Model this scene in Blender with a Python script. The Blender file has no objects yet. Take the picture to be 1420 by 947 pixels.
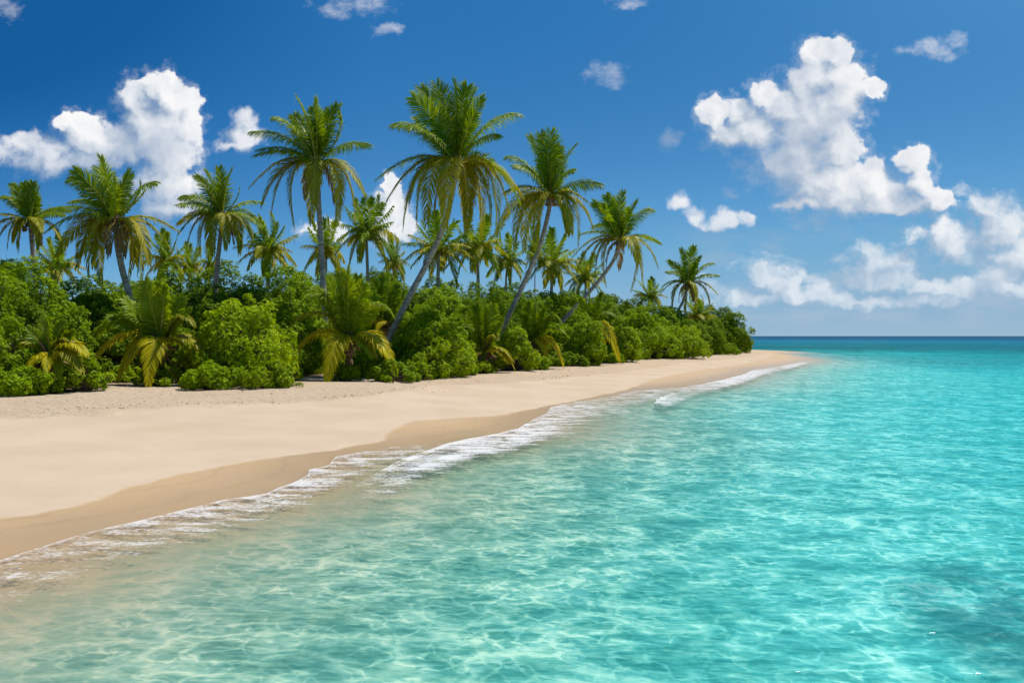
import bpy, math, random
import numpy as np

R = math.radians
F, CX, HY, H = 1230.0, 710.0, 466.0, 3.0     # focal length and horizon of a 1420x947 frame, eye height
C = bpy.context.scene.collection

# ------------------------------------------------------------------ camera, sun, sky, exposure
sc = bpy.context.scene
cd = bpy.data.cameras.new("camera"); cam = bpy.data.objects.new("camera", cd); C.objects.link(cam)
cd.sensor_width = 36.0; cd.lens = 36.0 * F / 1420.0; cd.shift_y = -7.5 / 1420.0
cd.clip_start = 0.1; cd.clip_end = 80000
cam.location = (0, 0, H); cam.rotation_euler = (R(90), 0, 0)
sc.camera = cam

SUN_TRAVEL = np.array([-0.44, -0.36, -1.12]); SUN_TRAVEL /= np.linalg.norm(SUN_TRAVEL)
sd = bpy.data.lights.new("sun", 'SUN'); sun = bpy.data.objects.new("sun", sd); C.objects.link(sun)
sd.energy = 4.9; sd.angle = R(0.55); sd.color = (1.0, 0.955, 0.88)
from mathutils import Vector, Matrix
sun.rotation_euler = Vector(SUN_TRAVEL).to_track_quat('-Z', 'Y').to_euler()
SUN_EL = math.asin(-SUN_TRAVEL[2]); SUN_AZ = math.atan2(-SUN_TRAVEL[0], -SUN_TRAVEL[1])

sc.view_settings.view_transform = 'Standard'; sc.view_settings.look = 'None'
sc.view_settings.exposure = 0.0; sc.view_settings.gamma = 1.0
sc.view_settings.use_curve_mapping = False
sc.render.engine = 'CYCLES'
cy = sc.cycles
cy.max_bounces = 6; cy.diffuse_bounces = 2; cy.glossy_bounces = 2; cy.transmission_bounces = 3
cy.transparent_max_bounces = 10; cy.volume_bounces = 0
cy.caustics_reflective = False; cy.caustics_refractive = False
cy.use_denoising = True; cy.sample_clamp_indirect = 4.0
cy.use_adaptive_sampling = True; cy.adaptive_threshold = 0.012

# ------------------------------------------------------------------ node helper
class NT:
    def __init__(s, tree): s.t = tree; s.n = tree.nodes; s.l = tree.links
    def node(s, typ, **kw):
        n = s.n.new(typ)
        for k, v in kw.items(): setattr(n, k, v)
        return n
    def put(s, sock, v):
        if v is None: return
        if isinstance(v, bpy.types.NodeSocket): s.l.new(v, sock)
        else:
            if hasattr(sock, 'default_value'):
                try: sock.default_value = v
                except Exception:
                    sock.default_value = tuple(v) + (1.0,)
    def math(s, op, a, b=None, c=None, clamp=False):
        n = s.node('ShaderNodeMath', operation=op, use_clamp=clamp)
        for i, v in enumerate((a, b, c)): s.put(n.inputs[i], v)
        return n.outputs[0]
    def vmath(s, op, a, b=None, c=None, scale=None):
        n = s.node('ShaderNodeVectorMath', operation=op)
        for i, v in enumerate((a, b, c)): s.put(n.inputs[i], v)
        if scale is not None: s.put(n.inputs['Scale'], scale)
        return n.outputs['Value'] if op in ('DOT_PRODUCT', 'LENGTH', 'DISTANCE') else n.outputs['Vector']
    def sstep(s, v, a, b, o0=0.0, o1=1.0):
        n = s.node('ShaderNodeMapRange', interpolation_type='SMOOTHSTEP')
        s.put(n.inputs[0], v); s.put(n.inputs[1], a); s.put(n.inputs[2], b); s.put(n.inputs[3], o0); s.put(n.inputs[4], o1)
        return n.outputs[0]
    def lin(s, v, a, b, o0=0.0, o1=1.0):
        n = s.node('ShaderNodeMapRange'); n.clamp = True
        s.put(n.inputs[0], v); s.put(n.inputs[1], a); s.put(n.inputs[2], b); s.put(n.inputs[3], o0); s.put(n.inputs[4], o1)
        return n.outputs[0]
    def mix(s, f, a, b, blend='MIX'):
        n = s.node('ShaderNodeMix', data_type='RGBA', blend_type=blend)
        s.put(n.inputs[0], f); s.put(n.inputs[6], a); s.put(n.inputs[7], b)
        return n.outputs[2]
    def noise(s, vec, scale, detail=3.0, rough=0.5, dim='3D', out=0, lac=2.0, dist=0.0):
        n = s.node('ShaderNodeTexNoise', noise_dimensions=dim)
        s.put(n.inputs['Vector'], vec); s.put(n.inputs['Scale'], scale); s.put(n.inputs['Detail'], detail)
        s.put(n.inputs['Roughness'], rough); s.put(n.inputs['Lacunarity'], lac); s.put(n.inputs['Distortion'], dist)
        return n.outputs[out]
    def xyz(s, x, y, z=0.0):
        n = s.node('ShaderNodeCombineXYZ')
        for i, v in enumerate((x, y, z)): s.put(n.inputs[i], v)
        return n.outputs[0]
    def attr(s, name, out='Fac'):
        n = s.node('ShaderNodeAttribute', attribute_name=name); return n.outputs[out]
    def ramp(s, f, stops, interp='LINEAR'):
        n = s.node('ShaderNodeValToRGB'); cr = n.color_ramp; cr.interpolation = interp
        while len(cr.elements) > 1: cr.elements.remove(cr.elements[-1])
        cr.elements[0].position = stops[0][0]; cr.elements[0].color = tuple(stops[0][1]) + (1,)
        for p, c in stops[1:]:
            e = cr.elements.new(p); e.color = tuple(c) + (1,)
        s.put(n.inputs[0], f); return n.outputs[0]
    def bump(s, h, strength=1.0, dist=0.1, normal=None):
        n = s.node('ShaderNodeBump'); s.put(n.inputs['Height'], h)
        n.inputs['Strength'].default_value = strength; n.inputs['Distance'].default_value = dist
        if normal is not None: s.put(n.inputs['Normal'], normal)
        return n.outputs[0]
def new_mat(name):
    m = bpy.data.materials.new(name); m.use_nodes = True; m.node_tree.nodes.clear()
    t = NT(m.node_tree); out = t.node('ShaderNodeOutputMaterial'); return m, t, out
def principled(t, **kw):
    n = t.node('ShaderNodeBsdfPrincipled')
    for k, v in kw.items(): t.put(n.inputs[k.replace('_', ' ')], v)
    return n

# ------------------------------------------------------------------ world: sky and clouds
# every blob is a cloud puff given as a direction: (u, v, ru, rv) in hundredths of the focal frame
def blobs(lst): return [((x - CX) / 100, (HY - y) / 100, rx / 100, ry / 100) for x, y, rx, ry in lst]
DENSE = blobs([
 (1137,76,30,26),(1166,72,21,20),(1158,108,46,42),(1118,124,36,40),(1060,134,26,24),(992,158,22,24),(1011,186,36,28),
(1052,186,44,36),(1107,180,58,50),(1168,138,40,36),(1208,122,18,17),(1106,220,66,48),(1140,102,44,32),(1096,150,40,30),(1122,106,34,28),(1150,165,48,46),(1030,160,34,28),(1085,150,34,32),(1232,268,44,28),
 (1158,205,40,36),(1128,256,56,44),(1166,262,56,44),(1206,254,38,36),(1262,224,25,22),(1270,252,30,28),
 (1296,275,32,24),(1240,284,86,17),(1110,286,44,15),
 (222,120,24,25),(190,138,30,30),(236,140,32,32),(266,142,15,16),(212,180,54,50),(254,174,28,34),(118,172,22,22),
 (92,174,20,18),(172,202,46,34),(196,170,34,30),(124,194,46,34),(150,206,66,28),(231,212,46,44),(224,246,48,34),
 (542,262,15,14),(537,287,30,25),(546,318,34,30),(452,318,36,17)])
MID = blobs([
 (96,226,96,18), (226,258,62,40),(1046,410,50,12),(1290,418,70,12),(1210,420,60,10),(238,282,50,26), (44,214,78,20),(36,196,30,14),(342,166,14,16),(340,190,26,18),(326,199,30,9),
 (1368,290,26,26),(1392,318,42,42),(1322,338,42,34),(1306,322,26,26),(1412,352,42,34),(1270,328,18,14),
 (1054,382,20,17),(1080,392,30,22),(1102,384,18,17),(1118,406,56,15),
 (1204,350,18,20),(1206,368,34,26),(1240,364,28,26),(1222,388,58,20),
 (1330,402,70,17),(1398,404,56,18),(1290,396,40,16),(1150,412,60,14),(1385,384,30,22),(943,284,14,14),(960,304,17,15),(1000,310,30,15),(1034,304,14,10)])
WISP = blobs([
 (492,8,66,20),(536,42,22,10),(6,12,34,22),(875,2,36,11),(843,103,40,22),(1286,67,54,18),(1328,56,18,14),(1125,308,40,12),
 (930,197,20,18),(1012,270,16,11),(1388,272,40,14),(1330,262,36,12),(1060,235,50,24)])

w = bpy.data.worlds.new("World"); sc.world = w; w.use_nodes = True
w.cycles.sampling_method = 'NONE'
w.node_tree.nodes.clear(); T = NT(w.node_tree); wo = T.node('ShaderNodeOutputWorld')

def union_group(name, lst, k):
    g = bpy.data.node_groups.new(name, 'ShaderNodeTree')
    g.interface.new_socket('P', in_out='INPUT', socket_type='NodeSocketVector')
    g.interface.new_socket('F', in_out='OUTPUT', socket_type='NodeSocketFloat')
    t = NT(g); gi = t.node('NodeGroupInput'); go = t.node('NodeGroupOutput'); p = gi.outputs[0]
    acc = None
    for u, v, ru, rv in lst:
        q = t.vmath('MULTIPLY_ADD', p, (1 / ru, 1 / rv, 0), (-u / ru, -v / rv, 0))
        d = t.math('SUBTRACT', 1.0, t.vmath('DOT_PRODUCT', q, q))
        acc = d if acc is None else t.math('SMOOTH_MAX', acc, d, k)
    t.l.new(acc, go.inputs[0]); return g
G_D = union_group('dense_puffs', DENSE, 0.35); G_M = union_group('mid_puffs', MID, 0.35); G_W = union_group('wisp_puffs', WISP, 0.4)
def use(g, p):
    n = T.node('ShaderNodeGroup'); n.node_tree = g; T.put(n.inputs[0], p); return n.outputs[0]

tc = T.node('ShaderNodeTexCoord'); dirv = tc.outputs['Generated']
sp = T.node('ShaderNodeSeparateXYZ'); T.put(sp.inputs[0], dirv)
dx, dy, dz = sp.outputs
dyc = T.math('MAXIMUM', dy, 0.05)
u = T.math('MULTIPLY', T.math('DIVIDE', dx, dyc), F / 100); v = T.math('MULTIPLY', T.math('DIVIDE', dz, dyc), F / 100)
P = T.xyz(u, v, 0)
# sky: looked up a little higher than seen (clean polarised tropical air)
sky = T.node('ShaderNodeTexSky', sky_type='NISHITA'); sky.sun_disc = False
sky.sun_elevation = SUN_EL; sky.sun_rotation = SUN_AZ; sky.air_density = 1.0; sky.dust_density = 0.3; sky.ozone_density = 3.0
el2 = T.math('ADD', T.math('MULTIPLY', T.math('MAXIMUM', dz, 0.0), 3.0), 0.06)
T.put(sky.inputs[0], T.vmath('NORMALIZE', T.xyz(dx, dy, el2)))
ssp = T.node('ShaderNodeSeparateColor'); T.put(ssp.inputs[0], sky.outputs[0])
SKYOFF = 0.030
# grade of the sky radiance: deep polarised blue high up, pale towards the horizon
SKYK = T.math('MULTIPLY', T.math('MAXIMUM', dz, 0.0), T.math('MULTIPLY', T.math('MAXIMUM', T.math('ADD', dx, 0.15), 0.0), 0.26))
SKYG = T.ramp(T.math('SUBTRACT', T.math('SUBTRACT', T.math('MULTIPLY', ssp.outputs[1], 0.1), SKYOFF), SKYK), [(0.150, (0.006, 0.098, 0.312)), (0.168, (0.009, 0.112, 0.338)), (0.186, (0.026, 0.172, 0.455)),
   (0.212, (0.055, 0.235, 0.530)), (0.250, (0.098, 0.320, 0.625)), (0.304, (0.160, 0.405, 0.655)), (0.40, (0.235, 0.450, 0.650)), (0.56, (0.290, 0.468, 0.635)), (1.0, (0.42, 0.55, 0.66))])
SKYCOL = T.vmath('SCALE', SKYG, scale=10.0)
bg_sky = T.node('ShaderNodeBackground'); T.put(bg_sky.inputs[0], SKYCOL); bg_sky.inputs[1].default_value = 0.1

# domain warp: cauliflower edges
n1 = T.vmath('SUBTRACT', T.noise(P, 2.2, 2.0, 0.5, out=1), (0.5, 0.5, 0.5))
n2 = T.vmath('SUBTRACT', T.noise(P, 8.0, 3.0, 0.55, out=1), (0.5, 0.5, 0.5))
PW = T.vmath('MULTIPLY_ADD', n1, (0.42, 0.36, 0), P)
PW = T.vmath('MULTIPLY_ADD', n2, (0.15, 0.15, 0), PW)
def puff(p, sc_=2.6, sm=0.5, det=2.0):
    vo = T.node('ShaderNodeTexVoronoi', feature='SMOOTH_F1', voronoi_dimensions='2D'); T.put(vo.inputs['Vector'], p)
    vo.inputs['Scale'].default_value = sc_; vo.inputs['Smoothness'].default_value = sm
    vo.inputs['Detail'].default_value = det; vo.inputs['Roughness'].default_value = 0.5; vo.normalize = True
    return T.math('SUBTRACT', 1.0, T.math('MULTIPLY', vo.outputs[0], 1.6))
L = (0.17, 0.22)
PWs = T.vmath('MULTIPLY_ADD', n1, (0.25, 0.25, 0), P)       # smoother field for the broad light and shade
pf0 = puff(PW); pf1 = puff(T.vmath('ADD', PW, (0.075, 0.10, 0)))
fb = T.noise(P, 4.5, 5.0, 0.6)
soft = T.noise(P, 1.4, 3.0, 0.5)
d0 = use(G_D, PW); m0 = use(G_M, PW)
F0 = T.math('MAXIMUM', d0, m0)
PL = T.vmath('ADD', PW, (L[0], L[1], 0))
F1 = T.math('MAXIMUM', use(G_D, PL), use(G_M, PL))
rel = T.math('SUBTRACT', F0, F1)
relp = T.math('SUBTRACT', pf0, pf1)
nz = T.math('SUBTRACT', fb, 0.5)
edge = T.math('ADD', T.math('MULTIPLY', nz, 1.3), T.math('MULTIPLY', T.math('SUBTRACT', pf0, 0.4), 0.5))
# crisp on the lit shoulders, ragged and soft on the shaded underside
wid = T.sstep(T.math('ADD', rel, T.math('MULTIPLY', T.math('SUBTRACT', soft, 0.5), 1.6)), 0.5, -0.5, 0.42, 1.25)
dD = T.sstep(T.math('DIVIDE', T.math('ADD', d0, edge), wid), -0.05, 1.0)
dH = T.math('MULTIPLY', T.sstep(T.math('ADD', T.math('MAXIMUM', d0, m0), T.math('MULTIPLY', nz, 5.0)), -0.9, 1.4), 0.42)
dM = T.math('MULTIPLY', T.sstep(T.math('ADD', m0, T.math('MULTIPLY', edge, 1.9)), -0.3, 1.15), T.sstep(soft, 0.2, 0.75, 0.78, 0.98))
wn = T.noise(T.vmath('MULTIPLY', P, (1, 1.5, 1)), 3.0, 6.0, 0.62)
dW = T.math('MULTIPLY', T.sstep(T.math('ADD', use(G_W, PW), T.math('MULTIPLY', T.math('SUBTRACT', wn, 0.52), 4.0)), -0.1, 2.0), 0.62)
bandn = T.noise(T.vmath('MULTIPLY', P, (1.0, 2.3, 1)), 1.3, 6.0, 0.6)
band = T.math('MULTIPLY', T.sstep(bandn, 0.40, 0.66), T.math('MULTIPLY', T.sstep(v, 0.02, 0.35), T.sstep(v, 1.9, 0.6)))
band = T.math('MULTIPLY', band, T.math('MULTIPLY', T.sstep(u, 1.6, 3.4), 0.80))
mask = T.math('MAXIMUM', T.math('MAXIMUM', dD, dM), T.math('MAXIMUM', T.math('MAXIMUM', dW, dH), band))
mask = T.math('MULTIPLY', mask, T.sstep(dy, 0.1, 0.25))
mask = T.math('MULTIPLY', mask, T.sstep(dz, 0.0, 0.01))
sh = T.math('ADD', 0.38, T.math('MULTIPLY', T.math('MAXIMUM', T.math('MINIMUM', rel, 0.7), -0.8), 0.60))
sh = T.math('ADD', sh, T.math('MULTIPLY', relp, 0.42))
sh = T.math('ADD', sh, T.math('MULTIPLY', T.math('SUBTRACT', soft, 0.5), 0.9))
sh = T.math('ADD', sh, T.math('MULTIPLY', nz, 0.08), clamp=True)
ccol = T.ramp(sh, [(0.0, (0.34, 0.44, 0.58)), (0.30, (0.48, 0.56, 0.68)), (0.60, (0.74, 0.78, 0.84)), (0.85, (0.90, 0.91, 0.93)), (1.0, (0.96, 0.96, 0.96))])
far = T.sstep(v, 2.2, 0.1)      # lower clouds are farther off: bluer, softer
ccol = T.mix(T.math('MULTIPLY', far, 0.45), ccol, (0.45, 0.61, 0.77, 1))
bg_c = T.node('ShaderNodeBackground'); T.put(bg_c.inputs[0], ccol); bg_c.inputs[1].default_value = 1.0
mx = T.node('ShaderNodeMixShader'); T.put(mx.inputs[0], mask); T.l.new(bg_sky.outputs[0], mx.inputs[1]); T.l.new(bg_c.outputs[0], mx.inputs[2])
T.l.new(mx.outputs[0], wo.inputs[0])

# ------------------------------------------------------------------ coordinates
def gp(px, py, z=0.0):
    D = F * (H - z) / (py - HY); return ((px - CX) / F * D, D)
def pt(px, py, D): return np.array([(px - CX) / F * D, D, H - (py - HY) / F * D])
SHORE = [(-60, -80), (-16, -12), (-10.2, 2), (-8.6, 6.5)] + [gp(*p) for p in [
 (-90,804),(0,779),(40,765),(80,753),(120,741),(160,731),(200,722),(240,712),(275,703),(310,694),(345,689),(370,685),(388,676),(404,671),(425,660),(427,652),
 (455,645),(463,633),(500,627),(545,620),(600,616),(625,608),(680,602),(716,595),(738,582),(757,573),(763,564),(800,556),(850,549),
 (880,542),(920,538),(960,534),(1000,526),(1028,519),(1045,512),(1080,507.5),(1108,502),(1122,499),(1110,494.5),(1085,491)]] + \
 [(56, 172), (44, 190), (20, 205), (-40, 225), (-200, 260), (-900, 300)]
WET = [(-60, -60), (-22, -6), (-14, 6)] + [gp(x, y, 0.22) for x, y in [
 (-150,716),(0,706),(60,699),(105,690),(150,674),(200,662),(250,649),(330,634),(400,622),(470,613),(532,603),(545,592),(572,582),
 (640,576),(700,570),(755,557),(800,549),(860,538),(920,523),(980,512),(1030,505),(1066,497),(1074,490.5)]] + [(46, 180), (20, 198), (-40, 218), (-900, 290)]
BUSH = [(-90, -40), (-60, 20), (-34, 38)] + [gp(x, y, 0.6) for x, y in [
 (0,548),(130,543),(240,530),(390,538),(480,516),(640,522),(735,514),(830,506),(880,500),(965,494),(1040,487.5)]] + [(36, 182), (-40, 205), (-900, 280)]

def resample(poly, closed=False):
    return np.array(poly, float)
def sdist(X, Y, poly):
    """distance to a polyline, positive on its left (inland)"""
    P_ = np.array(poly, float); best = np.full(X.shape, 1e18); sg = np.ones(X.shape)
    for a, b in zip(P_[:-1], P_[1:]):
        e = b - a; L2 = e @ e
        t = np.clip(((X - a[0]) * e[0] + (Y - a[1]) * e[1]) / L2, 0, 1)
        rx = X - a[0] - t * e[0]; ry = Y - a[1] - t * e[1]; d2 = rx * rx + ry * ry
        cr = e[0] * ry - e[1] * rx
        # ties at corners: keep the segment with the larger perpendicular share
        m = d2 < best - 1e-9
        best = np.where(m, d2, best); sg = np.where(m, np.sign(cr), sg)
    # inside test by ray casting over the closed outline for a robust sign
    Q = np.vstack([P_, [(-3000, 300), (-3000, -300), (P_[0][0] - 100, -300)]]); ins = np.zeros(X.shape, bool)
    n = len(Q)
    for i in range(n):
        x1, y1 = Q[i]; x2, y2 = Q[(i + 1) % n]
        c = ((y1 > Y) != (y2 > Y))
        with np.errstate(divide='ignore', invalid='ignore'):
            xi = (x2 - x1) * (Y - y1) / (y2 - y1 + 1e-12) + x1
        ins ^= c & (X < xi)
    return np.sqrt(best) * np.where(ins, 1, -1)
rng0 = np.random.default_rng(5)
LAT = rng0.random((64, 64))
def vnoise(x, y):
    xi = np.floor(x).astype(int); yi = np.floor(y).astype(int); fx = x - xi; fy = y - yi
    fx = fx * fx * (3 - 2 * fx); fy = fy * fy * (3 - 2 * fy)
    a = LAT[xi % 64, yi % 64]; b = LAT[(xi + 1) % 64, yi % 64]; c = LAT[xi % 64, (yi + 1) % 64]; d = LAT[(xi + 1) % 64, (yi + 1) % 64]
    return (a * (1 - fx) + b * fx) * (1 - fy) + (c * (1 - fx) + d * fx) * fy - 0.5
def ground(X, Y):
    X = np.asarray(X, float); Y = np.asarray(Y, float)
    ds = sdist(X, Y, SHORE); db = sdist(X, Y, BUSH)
    t = np.clip(ds / np.maximum(ds - db, 1e-3), 0, 1); t = np.where(ds <= 0, 0, t)
    land = 0.62 * (1 - (1 - t) ** 1.5) + np.clip(db, 0, 60) * 0.012
    land += np.clip(ds / 6, 0, 1) * (0.10 * vnoise(X / 3.2 + 9, Y / 4.5) + 0.03 * vnoise(X / 0.9, Y / 1.1 + 7)) * np.clip(t * 2 - 0.6, 0, 1)
    m = -ds
    dep = np.interp(m, [0, 0.5, 2, 5, 10, 20, 45, 90, 200, 500, 900, 6000], [0, .03, .13, .38, .80, 1.25, 1.8, 2.3, 3.6, 7.5, 16, 30])
    dep = dep * (1 + np.clip(m / 10, 0, 1) * 0.35 * vnoise(X / 14 + 3, Y / 14 + 8))
    return np.where(ds > 0, land, -dep), ds, db
def gz(x, y): return float(ground(np.array([x]), np.array([y]))[0][0])

# ------------------------------------------------------------------ mesh helpers
def mesh_np(name, V, faces_idx, counts, mat, parent=None, smooth=False, matidx=None, attrs=None, mats=None):
    me = bpy.data.meshes.new(name)
    V = np.asarray(V, np.float32).reshape(-1, 3); faces_idx = np.asarray(faces_idx, np.int32).ravel(); counts = np.asarray(counts, np.int32)
    me.vertices.add(len(V)); me.vertices.foreach_set('co', V.ravel())
    me.loops.add(len(faces_idx)); me.loops.foreach_set('vertex_index', faces_idx)
    me.polygons.add(len(counts)); st = np.concatenate([[0], np.cumsum(counts)[:-1]]).astype(np.int32)
    me.polygons.foreach_set('loop_start', st); me.polygons.foreach_set('loop_total', counts)
    me.polygons.foreach_set('use_smooth', np.full(len(counts), smooth))
    for m in (mats or [mat]): me.materials.append(m)
    if matidx is not None: me.polygons.foreach_set('material_index', np.asarray(matidx, np.int32))
    for k, a in (attrs or {}).items():
        at = me.attributes.new(k, 'FLOAT', 'POINT'); at.data.foreach_set('value', np.asarray(a, np.float32))
    me.update(calc_edges=True)
    o = bpy.data.objects.new(name, me); C.objects.link(o)
    if parent is not None: o.parent = parent
    return o
def grid_faces(nr, nc):
    i = np.arange(nr - 1)[:, None] * nc + np.arange(nc - 1)[None, :]
    return np.stack([i, i + 1, i + nc + 1, i + nc], -1).reshape(-1, 4)
def tag(o, label=None, cat=None, group=None, kind=None):
    if label: o['label'] = label
    if cat: o['category'] = cat
    if group: o['group'] = group
    if kind: o['kind'] = kind
    return o
def empty(name, loc):
    o = bpy.data.objects.new(name, None); C.objects.link(o); o.location = tuple(loc); o.empty_display_size = 0.3; return o

# ------------------------------------------------------------------ materials
def sand_material():
    m, t, out = new_mat('coral_sand')
    g = t.node('ShaderNodeNewGeometry'); pos = g.outputs['Position']
    dwet = t.attr('dwet'); ds = t.attr('dshore'); db = t.attr('dbush')
    en = t.math('MULTIPLY', t.math('SUBTRACT', t.noise(pos, 0.9, 3.0, 0.5), 0.5), 0.5)
    wet = t.sstep(t.math('ADD', dwet, en), 0.12, -0.08)
    sheen = t.sstep(ds, 3.0, 0.2)
    grain = t.noise(pos, 90.0, 2.0, 0.6)
    big = t.noise(pos, 0.35, 4.0, 0.55)
    dry = t.mix(t.sstep(big, 0.3, 0.7), (0.53, 0.412, 0.288, 1), (0.585, 0.465, 0.335, 1))
    dry = t.mix(t.math('MULTIPLY', t.sstep(t.noise(pos, 6.0, 5.0, 0.75), 0.5, 0.75), 0.22), dry, (0.46, 0.35, 0.23, 1))
    # trodden, loose upper beach: coarser and a touch yellower, with a strand line of crumbs
    loose = t.sstep(t.math('ADD', t.math('SUBTRACT', t.attr('frac'), 0.5), t.math('MULTIPLY', t.math('SUBTRACT', t.noise(pos, 0.5, 3.0), 0.5), 0.18)), 0.03, 0.10)
    dry = t.mix(t.math('MULTIPLY', loose, 0.45), dry, (0.56, 0.43, 0.29, 1))
    lump = t.noise(t.vmath('MULTIPLY', pos, (1, 1, 1)), 5.0, 5.0, 0.65)
    spk = t.math('MULTIPLY', t.sstep(t.noise(pos, 14.0, 4.0, 0.7), 0.60, 0.72), t.math('MULTIPLY', loose, 0.55))
    dry = t.mix(spk, dry, (0.50, 0.37, 0.23, 1))
    wetc = t.mix(t.sstep(dwet, 0.0, -6.0), (0.53, 0.355, 0.175, 1), (0.58, 0.38, 0.195, 1))
    wetc = t.mix(t.sstep(t.noise(pos, 0.6, 3.0), 0.35, 0.65), wetc, (0.505, 0.345, 0.185, 1))
    def mark(at, seed_):
        q = t.math('ADD', t.math('SUBTRACT', ds, at), t.math('MULTIPLY', t.math('SUBTRACT', t.noise(t.vmath('ADD', pos, (seed_, 0, 0)), 0.35, 3.0, 0.6), 0.5), 2.4))
        return t.math('MULTIPLY', t.sstep(t.math('ABSOLUTE', q), 0.10, 0.0), 0.30)
    wetc = t.mix(t.math('MAXIMUM', mark(0.9, 3.0), mark(2.0, 41.0)), wetc, (0.34, 0.23, 0.12, 1))     # lines left by earlier wavelets
    wetc = t.mix(t.math('MULTIPLY', t.sstep(ds, 1.6, 0.0), 0.22), wetc, (0.36, 0.25, 0.14, 1))
    col = t.mix(wet, dry, wetc)
    # sea bed: pale sand, olive weed patches
    dep = t.attr('depth')
    bedn = t.noise(pos, 0.16, 4.0, 0.6)
    bed = t.mix(t.sstep(bedn, 0.40, 0.66), (0.66, 0.60, 0.50, 1), (0.61, 0.57, 0.47, 1))
    weed = t.math('MULTIPLY', t.attr('weed'), t.sstep(t.noise(pos, 0.7, 5.0, 0.7), 0.38, 0.60))
    bed = t.mix(weed, bed, (0.07, 0.12, 0.09, 1))
    bed = t.mix(t.sstep(dep, 0.10, 1.1), (0.44, 0.37, 0.24, 1), bed)
    bed = t.mix(weed, bed, (0.05, 0.10, 0.08, 1))
    col = t.mix(t.sstep(dep, 0.02, 0.25), col, bed)
    col = t.mix(t.math('MULTIPLY', t.math('SUBTRACT', grain, 0.5), 0.45), col, (0.30, 0.22, 0.14, 1))
    # litter below the shrubs
    lit = t.math('MULTIPLY', t.sstep(db, -0.6, 1.6), t.sstep(t.noise(pos, 1.4, 4.0, 0.6), 0.3, 0.55))
    col = t.mix(t.math('MULTIPLY', lit, 0.8), col, (0.12, 0.085, 0.045, 1))
    rough = t.mix(wet, (0.95,) * 3 + (1,), t.mix(sheen, (0.62,) * 3 + (1,), (0.30,) * 3 + (1,)))
    b1 = t.bump(lump, 1.0, 0.05); 
    hh = t.math('ADD', t.math('MULTIPLY', t.math('MULTIPLY', lump, loose), 0.11), t.math('MULTIPLY', grain, t.math('ADD', 0.004, t.math('MULTIPLY', loose, 0.006))))
    dimp = t.sstep(t.noise(t.vmath('MULTIPLY', pos, (0.8, 1.1, 1)), 2.6, 3.0, 0.55), 0.30, 0.62)
    hh = t.math('ADD', hh, t.math('MULTIPLY', t.math('MULTIPLY', dimp, 0.05), loose))
    hh = t.math('ADD', hh, t.math('MULTIPLY', t.noise(pos, 4.0, 5.0, 0.7), t.math('MULTIPLY', t.math('SUBTRACT', 1.0, wet), 0.012)))
    hh = t.math('ADD', hh, t.math('MULTIPLY', t.math('SUBTRACT', 1.0, spk), t.math('MULTIPLY', loose, 0.02)))
    nrm = t.bump(hh, 1.0, 1.0)
    p = principled(t, Base_Color=col, Roughness=rough, Normal=nrm)
    t.put(p.inputs['Specular IOR Level'], t.math('MULTIPLY', wet, 0.45))
    t.l.new(p.outputs[0], out.inputs[0]); m.node_tree.nodes.remove(b1.node); return m

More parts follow.
